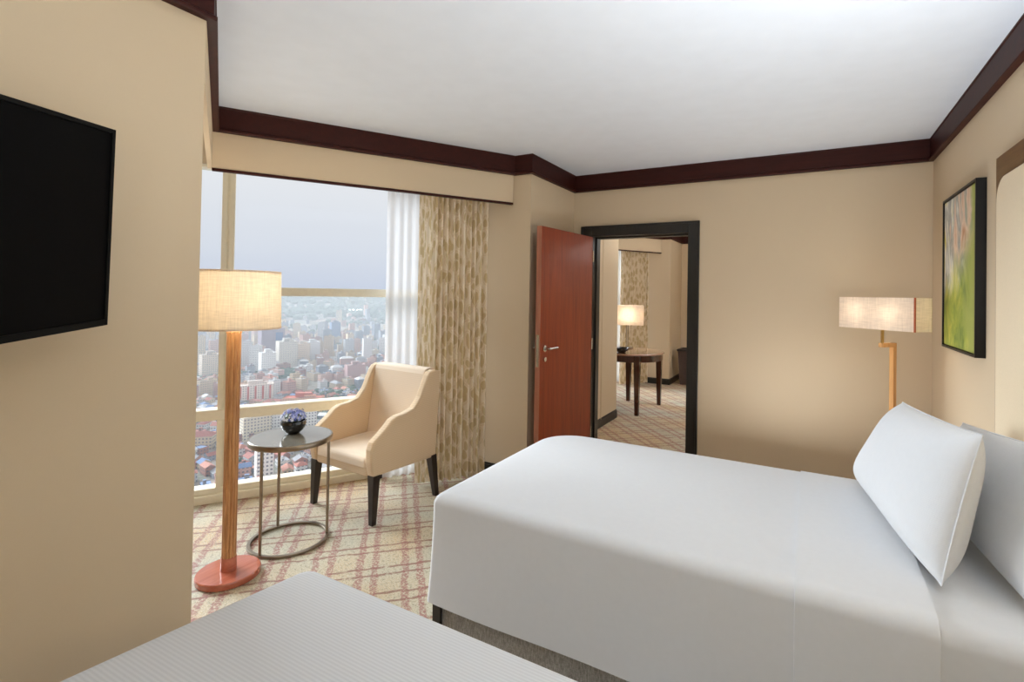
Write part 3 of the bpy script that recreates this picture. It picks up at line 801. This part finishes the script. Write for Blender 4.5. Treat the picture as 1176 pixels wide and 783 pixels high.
one('rim', M['black_wood'], lambda b: b.loops([[(sx*a, sy*a, z) for sx, sy in ((-1,-1),(1,-1),(1,1),(-1,1))] for a, z in ((.180, .572), (.182, .594), (.160, .602), (.156, .594), (.180, .572))], cap0=False, cap1=False), t)

# ------------------------------------------------------------------ the city below the window
def smooth(a, b, x):
    t = max(0, min(1, (x-a)/(b-a))); return t*t*(3-2*t)
def gz(th, d):
    return -150+112*smooth(1400, 3700, d)+smooth(2400, 3700, d)*(16*math.sin(th*11)+9*math.sin(th*27+1)+6*math.sin(th*53))+3*math.sin(d*.013+th*9)*smooth(500, 900, d)
def pol(th, d): return (-math.sin(th)*d, math.cos(th)*d)
def facade_mat():
    m = NT('city_facade')
    a = m.n('ShaderNodeVertexColor'); a.layer_name = 'paint'
    sx = m.n('ShaderNodeSeparateXYZ'); m.l(m.coord('UV'), sx.inputs[0])
    def band(c, p, lo, hi):
        f = m.math('FRACT', m.math('DIVIDE', c, p)); return m.math('MULTIPLY', m.math('GREATER_THAN', f, lo), m.math('LESS_THAN', f, hi))
    wn = m.math('MULTIPLY', band(sx.outputs[0], 3.0, .22, .74), band(sx.outputs[1], 3.1, .34, .80))
    c = m.mix(m.math('MULTIPLY', wn, .75), a.outputs[0], srgb(84, 92, 108))
    m.pbr(c, .8, 0, .2); return m.mat
def roof_mat():
    m = NT('city_roof')
    a = m.n('ShaderNodeVertexColor'); a.layer_name = 'paint'
    f = m.noise(m.coord('Object'), .5, 3)
    m.pbr(m.mix(m.math('MULTIPLY', f, .3), a.outputs[0], srgb(120, 112, 108)), .85, 0, .2); return m.mat
FAC, ROOF = facade_mat(), roof_mat()
def lin(c): return srgb(*c)[:3]
def block(mb, x, y, z0, w, dp, h, rz, wall, roof, kind):
    """one building: kind 'flat' (parapet and stair box), 'gable', 'hip'"""
    R = Matrix.Rotation(rz, 3, 'Z')
    def P(a, b, c): v = R @ Vector((a, b, 0)); return (x+v.x, y+v.y, z0+c)
    def wallq(a0, b0, a1, b1, lo, hi):
        L = math.dist((a0, b0), (a1, b1))
        mb.add([P(a0, b0, lo), P(a1, b1, lo), P(a1, b1, hi), P(a0, b0, hi)], [(0,1,2,3)], 0, [[(0, lo), (L, lo), (L, hi), (0, hi)]], wall)
    def boxw(cx, cy, ww, dd, lo, hi, rc, par=0):
        c = [(cx-ww/2, cy-dd/2), (cx+ww/2, cy-dd/2), (cx+ww/2, cy+dd/2), (cx-ww/2, cy+dd/2)]
        for i in range(4): wallq(*c[i], *c[(i+1) % 4], lo, hi)
        mb.add([P(*q, hi-par) for q in c], [(0,1,2,3)], 1, [[(0,0)]*4], rc)
    if kind == 'flat':
        boxw(0, 0, w, dp, 0, h, roof, min(1, h*.06))
        if w > 9: boxw(w*.18, -dp*.15, w*.28, dp*.3, h-1, h+3, roof)
    else:
        c = [(-w/2, -dp/2), (w/2, -dp/2), (w/2, dp/2), (-w/2, dp/2)]
        for i in range(4): wallq(*c[i], *c[(i+1) % 4], 0, h)
        o = .5; rh = min(w, dp)*.30; hp = (w/2-min(w, dp)*.45) if kind == 'hip' else w/2+o
        e = [P(-w/2-o, -dp/2-o, h-.2), P(w/2+o, -dp/2-o, h-.2), P(w/2+o, dp/2+o, h-.2), P(-w/2-o, dp/2+o, h-.2), P(-hp, 0, h+rh), P(hp, 0, h+rh)]
        fs = [(0,1,5,4), (2,3,4,5), (1,2,5), (3,0,4), (3,2,1,0)]
        mb.add(e, fs, 1, [[(0,0)]*len(f) for f in fs], [roof, roof, roof if kind == 'hip' else wall, roof if kind == 'hip' else wall, roof])
WALLC = {'white': [(206,204,202),(224,222,220),(190,192,196)], 'cream': [(210,192,164),(196,176,148)], 'pink': [(204,168,154),(190,150,138)], 'grey': [(146,150,160),(124,132,146)], 'brick': [(168,122,108),(152,110,100)]}
ROOFC = {'red': [(176,112,98),(160,98,88),(188,128,110)], 'white': [(226,226,226),(210,212,216)], 'blue': [(104,130,170),(126,150,186)], 'grey': [(150,150,154),(128,130,136)]}
cr = random.Random(21)
blds = []; occ = {}
def free(x, y, rad):
    g = 20; kx, ky = int(x//g), int(y//g); k = int(rad//g)+2
    for i in range(kx-k, kx+k+1):
        for j in range(ky-k, ky+k+1):
            for (ox, oy, orr) in occ.get((i, j), ()):
                if (ox-x)**2+(oy-y)**2 < (orr+rad)**2: return False
    occ.setdefault((kx, ky), []).append((x, y, rad)); return True
def angle_of(px): return .4937+math.atan((622-px)/573.4)
T0, T1 = math.radians(24), math.radians(84)
# landmark towers first
marks = []
def landmark(px, d, w, dp, h, wall, roof, label, nm='tower_block', style='plain', rz=None):
    th = angle_of(px); x, y = pol(th, d); free(x, y, max(w, dp)*.55); z = gz(th, d)-2
    rz = th+.25 if rz is None else th+rz
    t = thing(nm, label, 'building', (x, y, z), rz)
    mb = MB(); block(mb, 0, 0, 0, w, dp, h+2, 0, lin(wall), lin(roof), 'flat'); mb.build('shaft', [FAC, ROOF], t)
    if style == 'glass':
        one('glass_strip', STRIP, lambda b: b.bx(w*.10, w*.42, -dp/2-.4, -dp/2, h*.1, h*.92), t)
    if style == 'stripe':
        for k in range(5): one('stair_panel', REDP, lambda b: b.bx(-w/2+w*(k+.35)/5, -w/2+w*(k+.6)/5, -dp/2-.5, -dp/2, 2, h), t)
    c = MB(); c.bx(-w*.2, w*.2, -dp*.2, dp*.2, h+1.9, h+7); c.col = {i: lin(roof) for i in range(6)}; c.build('plant_room', ROOF, t)
STRIP = plain('blue_curtain_glass', srgb(74, 104, 150), .2, 0, .6, var=.05)
REDP = plain('red_stair_panel', srgb(196, 92, 78), .7)
landmark(313, 1150, 42, 30, 76, (150,134,146), (130,120,126), 'tall mauve-grey tower with a dark blue glass strip beside the lamp shade', style='glass')
landmark(309, 960, 22, 20, 44, (238,236,232), (220,220,220), 'slim white tower in front of the mauve-grey tower')
landmark(331, 1060, 32, 26, 56, (216,208,194), (190,186,180), 'broad pale beige tower right of the mauve-grey tower')
landmark(349, 1120, 24, 22, 46, (228,204,176), (200,190,180), 'cream tower standing right of the broad beige tower')
landmark(360, 1130, 26, 22, 48, (220,216,214), (200,200,200), 'pale grey-white tower right of the cream tower')
landmark(386, 1500, 24, 22, 60, (112,130,164), (110,120,140), 'distant slate blue tower below the window rail')
landmark(296, 790, 44, 14, 20, (240,226,214), (220,206,196), 'white apartment block with red vertical stair panels', 'apartment_block', 'stripe', .1)
landmark(352, 700, 46, 16, 18, (222,176,150), (196,110,92), 'long pink apartment block with a red roof', 'apartment_block', 'plain', -.3)
landmark(338, 600, 48, 16, 26, (232,230,226), (214,212,210), 'wide white apartment block just below the window rail', 'apartment_block', 'plain', .2)
landmark(297, 585, 26, 16, 24, (222,212,190), (206,200,190), 'beige apartment block below the rail beside the lamp pole', 'apartment_block', 'plain', .3)
landmark(308, 455, 12, 12, 26, (240,236,230), (220,220,216), 'narrow white block among the low houses', 'apartment_block', 'plain', .15)
landmark(243, 1000, 26, 20, 44, (222,206,186), (190,180,170), 'cream tower seen left of the lamp pole')
landmark(410, 900, 30, 18, 26, (190,150,146), (170,140,136), 'dusty pink block left of the armchair back', 'apartment_block', 'plain', .3)
def scatter(d0, d1, n, gen):
    for _ in range(n*6):
        if n <= 0: break
        d = math.sqrt(cr.uniform(d0*d0, d1*d1)); th = cr.uniform(T0, T1); x, y = pol(th, d)
        w, dp, h, kind, wc, rc, orient = gen(d, th)
        if not free(x, y, .56*max(w, dp)): continue
        blds.append((x, y, gz(th, d)-1, w, dp, h+1, orient, kind, wc, rc, th, d)); n -= 1
def low(d, th):
    kind = cr.choice(['gable', 'gable', 'hip', 'flat', 'flat'])
    return cr.uniform(8, 14), cr.uniform(6, 10), cr.uniform(3.5, 8.5), kind, cr.choice(['white', 'white', 'cream', 'pink', 'brick', 'grey']), cr.choice(['red', 'red', 'red', 'white', 'blue', 'grey']), .6*math.sin(d*.012)+cr.choice([0, PI/2])+cr.uniform(-.1, .1)
def mid(d, th):
    return cr.uniform(11, 26), cr.uniform(9, 13), cr.uniform(7, 22), cr.choice(['flat', 'flat', 'flat', 'hip']), cr.choice(['white', 'white', 'cream', 'pink', 'pink', 'grey', 'brick']), cr.choice(['red', 'grey', 'white', 'grey']), .5*math.sin(d*.008+1)+cr.choice([0, PI/2])+th
def high(d, th):
    t = cr.random()
    if t < .22: return cr.uniform(13, 20), cr.uniform(12, 17), cr.uniform(32, 58), 'flat', cr.choice(['white', 'cream', 'cream', 'grey', 'pink']), 'grey', th+cr.uniform(-.5, .5)
    return cr.uniform(15, 34), cr.uniform(11, 16), cr.uniform(8, 24), 'flat', cr.choice(['white', 'cream', 'pink', 'grey', 'brick']), cr.choice(['red', 'grey', 'white']), th+cr.choice([0, PI/2])+cr.uniform(-.3, .3)
scatter(330, 560, 640, low); scatter(520, 620, 30, mid)
scatter(560, 800, 620, low); scatter(600, 1050, 460, mid)
scatter(1000, 1750, 1000, high); scatter(1750, 2300, 160, high)
KN = {'gable': 'gabled house', 'hip': 'hip-roofed house', 'flat': 'flat-roofed house'}
V0, V1 = math.radians(43.0), math.radians(65.0)
blds.sort(key=lambda b: -(max(b[3], b[5]*1.2)/b[11]) if V0 < b[10] < V1 else 1)
far_mb = MB()
for i, (x, y, z, w_, dp, h, rz, kind, wc, rc, th, d) in enumerate(blds):
    wall, roof = lin(cr.choice(WALLC[wc])), lin(cr.choice(ROOFC[rc]))
    if i < 270 and V0 < th < V1:
        mb = MB(); block(mb, 0, 0, 0, w_, dp, h, 0, wall, roof, kind)
        nm = 'house' if h < 11 else 'apartment_block' if h < 36 else 'tower_block'
        o = mb.build(nm, [FAC, ROOF]); o.location = (x, y, z); o.rotation_euler = (0, 0, rz)
        dist = 'near the foot of the view' if d < 480 else 'in the middle of the city view' if d < 900 else 'far off in the city haze'
        wcn = {'white': 'white', 'cream': 'cream', 'pink': 'pink', 'grey': 'grey', 'brick': 'brick red'}[wc]
        if nm == 'house': lab = '%s %s with a %s roof %s' % (wcn, KN[kind], rc, dist)
        elif nm == 'apartment_block': lab = '%s apartment block with a %s roof %s' % (wcn, rc, dist)
        else: lab = '%s tower block with a %s roof %s' % (wcn, rc, dist)
        tag(o, lab, 'building', lab.replace(nm.split('_')[-1], nm.split('_')[-1]+'s', 1) if False else 'city buildings: '+lab)
    else: block(far_mb, x, y, z, w_, dp, h, rz, wall, roof, kind)
tag(far_mb.build('distant_city', [FAC, ROOF]), 'mass of small buildings filling the rest of the hazy city', 'city', kind='stuff')
# trees: rounded crowns between the houses and over the hill
def blob(mb, x, y, z, r, squash):
    ls = []; a0 = cr.uniform(0, 6)
    for ph, k in ((-.9, .5), (-.2, 1), (.45, .92), (1.1, .5)):
        ls.append([(x+r*k*cr.uniform(.82, 1.15)*math.cos(a0+2*PI*i/7), y+r*k*cr.uniform(.82, 1.15)*math.sin(a0+2*PI*i/7), z+r*squash*math.sin(ph)*cr.uniform(.9, 1.1)) for i in range(7)])
    mb.loops(ls)
tr = MB(); nt_ = 0
for _ in range(9000):
    if nt_ > 2900: break
    d = math.sqrt(cr.uniform(340**2, 2200**2)) if cr.random() < .5 else cr.uniform(560, 1000); th = cr.uniform(T0, T1); x, y = pol(th, d)
    if math.sin(x*.011)+math.sin(y*.013+1)+.5*math.sin(x*.05+y*.04) < .35: continue
    r = cr.uniform(3, 6.5)*(1 if d < 900 else 1.5); blob(tr, x, y, gz(th, d)+r*.55, r, .8); nt_ += 1
for _ in range(2200):
    d = cr.uniform(2200, 3700); th = cr.uniform(T0, T1); x, y = pol(th, d); blob(tr, x, y, gz(th, d)+6, cr.uniform(12, 26), .6)
TREE = plain('city_tree_foliage', srgb(58, 82, 62), .9, var=.2, nscale=.06)
tag(tr.build('city_trees', TREE), 'green trees growing in clumps between the buildings', 'trees', kind='stuff')
# ground: valley floor rising to a ridge
g = MB(); NT_, ND = 60, 60; vs = []
for i in range(NT_+1):
    for j in range(ND+1):
        th = math.radians(-10+135*i/NT_); d = 180*(5200/180)**(j/ND); x, y = pol(th, d); vs.append((x, y, gz(th, min(d, 3900))))
g.add(vs, [(i*(ND+1)+j, (i+1)*(ND+1)+j, (i+1)*(ND+1)+j+1, i*(ND+1)+j+1) for i in range(NT_) for j in range(ND)])
def ground_mat():
    m = NT('city_ground'); co_ = m.coord()
    f = m.noise(co_, .02, 5, .6); k = m.noise(co_, .15, 4, .7)
    c = m.ramp(m.math('ADD', m.math('MULTIPLY', f, .6), m.math('MULTIPLY', k, .4)), [(.36, srgb(84, 100, 82)), (.5, srgb(140, 134, 126)), (.64, srgb(176, 158, 146))])
    m.pbr(c, .95, 0, .1); return m.mat
gr = g.build('ground_city', ground_mat(), smooth=True); struct(gr)
# the haze that lies over the city
hz = NT('city_haze')
vsn = hz.n('ShaderNodeVolumeScatter'); vsn.inputs['Color'].default_value = (.88, .94, 1, 1); vsn.inputs['Density'].default_value = .00042; vsn.inputs['Anisotropy'].default_value = .0
hz.l(vsn.outputs[0], hz.out.inputs['Volume'])
hb = MB()
pts = [pol(math.radians(a), 240) for a in (-12, 50, 127)]; pts2 = [pol(math.radians(a), 5600) for a in (127, 50, -12)]
hb.prism([*pts, *pts2], -175, -14)
tag(hb.build('haze', hz.mat), 'pale blue haze lying over the distant city', 'haze', kind='stuff')


# ------------------------------------------------------------------ light
w = bpy.data.worlds.new('sky'); sc.world = w; w.use_nodes = True
nt = w.node_tree; nt.nodes.clear()
o = nt.nodes.new('ShaderNodeOutputWorld'); bg = nt.nodes.new('ShaderNodeBackground')
tc = nt.nodes.new('ShaderNodeTexCoord'); sx = nt.nodes.new('ShaderNodeSeparateXYZ'); rp = nt.nodes.new('ShaderNodeValToRGB')
mp = nt.nodes.new('ShaderNodeMapRange'); mp.inputs[1].default_value = -.05; mp.inputs[2].default_value = .95
nt.links.new(tc.outputs['Generated'], sx.inputs[0]); nt.links.new(sx.outputs[2], mp.inputs[0]); nt.links.new(mp.outputs[0], rp.inputs[0])
e = rp.color_ramp.elements
stops = [(0, srgb(196, 205, 226)), (.05, srgb(206, 213, 230)), (.12, srgb(222, 226, 236)), (.26, srgb(238, 238, 241)), (1, srgb(246, 247, 252))]
while len(e) < len(stops): e.new(.5)
for i, (p, c) in enumerate(stops): e[i].position = p; e[i].color = c
nt.links.new(rp.outputs[0], bg.inputs[0]); bg.inputs[1].default_value = 1.0; nt.links.new(bg.outputs[0], o.inputs[0])

def sun(az_vec, elev, strength, angle, color):
    ld = bpy.data.lights.new('hazy_sun', 'SUN'); ld.energy = strength; ld.angle = math.radians(angle); ld.color = color
    lo = bpy.data.objects.new('hazy_sun', ld); COL.objects.link(lo)
    a = Vector((*az_vec.normalized(), 0))*math.cos(math.radians(elev))+Vector((0, 0, math.sin(math.radians(elev))))
    lo.rotation_euler = (-a).to_track_quat('-Z', 'Y').to_euler(); lo.location = (-60, 40, 40)
sun(V2(-.99, -.06), 24, 10.2, 42, (.88, .94, 1.0))
def portal(a, b):
    ld = bpy.data.lights.new('window_portal', 'AREA'); ld.shape = 'RECTANGLE'; ld.size = (b-a).length; ld.size_y = 2.3
    ld.cycles.is_portal = True
    lo = bpy.data.objects.new('window_portal', ld); COL.objects.link(lo)
    m = (a+b)/2-WN*.13; lo.location = (m.x, m.y, 1.17)
    lo.rotation_euler = Vector((WN.x, WN.y, 0)).to_track_quat('-Z', 'Z').to_euler()
portal(W2, W1); portal(W2b, W1b)
def fill_uplight(x, y, z, power, size, color):
    """added fill light with no lamp around it, aimed up at the ceiling"""
    ld = bpy.data.lights.new('fill_uplight', 'AREA'); ld.shape = 'DISK'; ld.size = size; ld.energy = power; ld.color = color
    lo = bpy.data.objects.new('fill_uplight', ld); COL.objects.link(lo); lo.location = (x, y, z); lo.rotation_euler = (PI, 0, 0)
fill_uplight(.1, -1.3, 1.4, 32, .5, (.86, .94, 1.0))
fill_uplight(-.15, 3.45, .35, 12, .6, (.95, .97, 1.0))
fill_uplight(.5, 1.2, 1.2, 36, .3, (.88, .94, 1.0))
fill_uplight(-.3, 6.6, 1.75, 75, .4, (.95, .95, .95))

vs = sc.view_settings
sc.display_settings.display_device = 'sRGB'
vs.view_transform = 'Standard'; vs.look = 'None'; vs.gamma = 1; vs.use_curve_mapping = False; vs.exposure = 0
cy = sc.cycles
cy.use_denoising = True; cy.max_bounces = 12; cy.diffuse_bounces = 6; cy.transparent_max_bounces = 16; cy.sample_clamp_indirect = 6
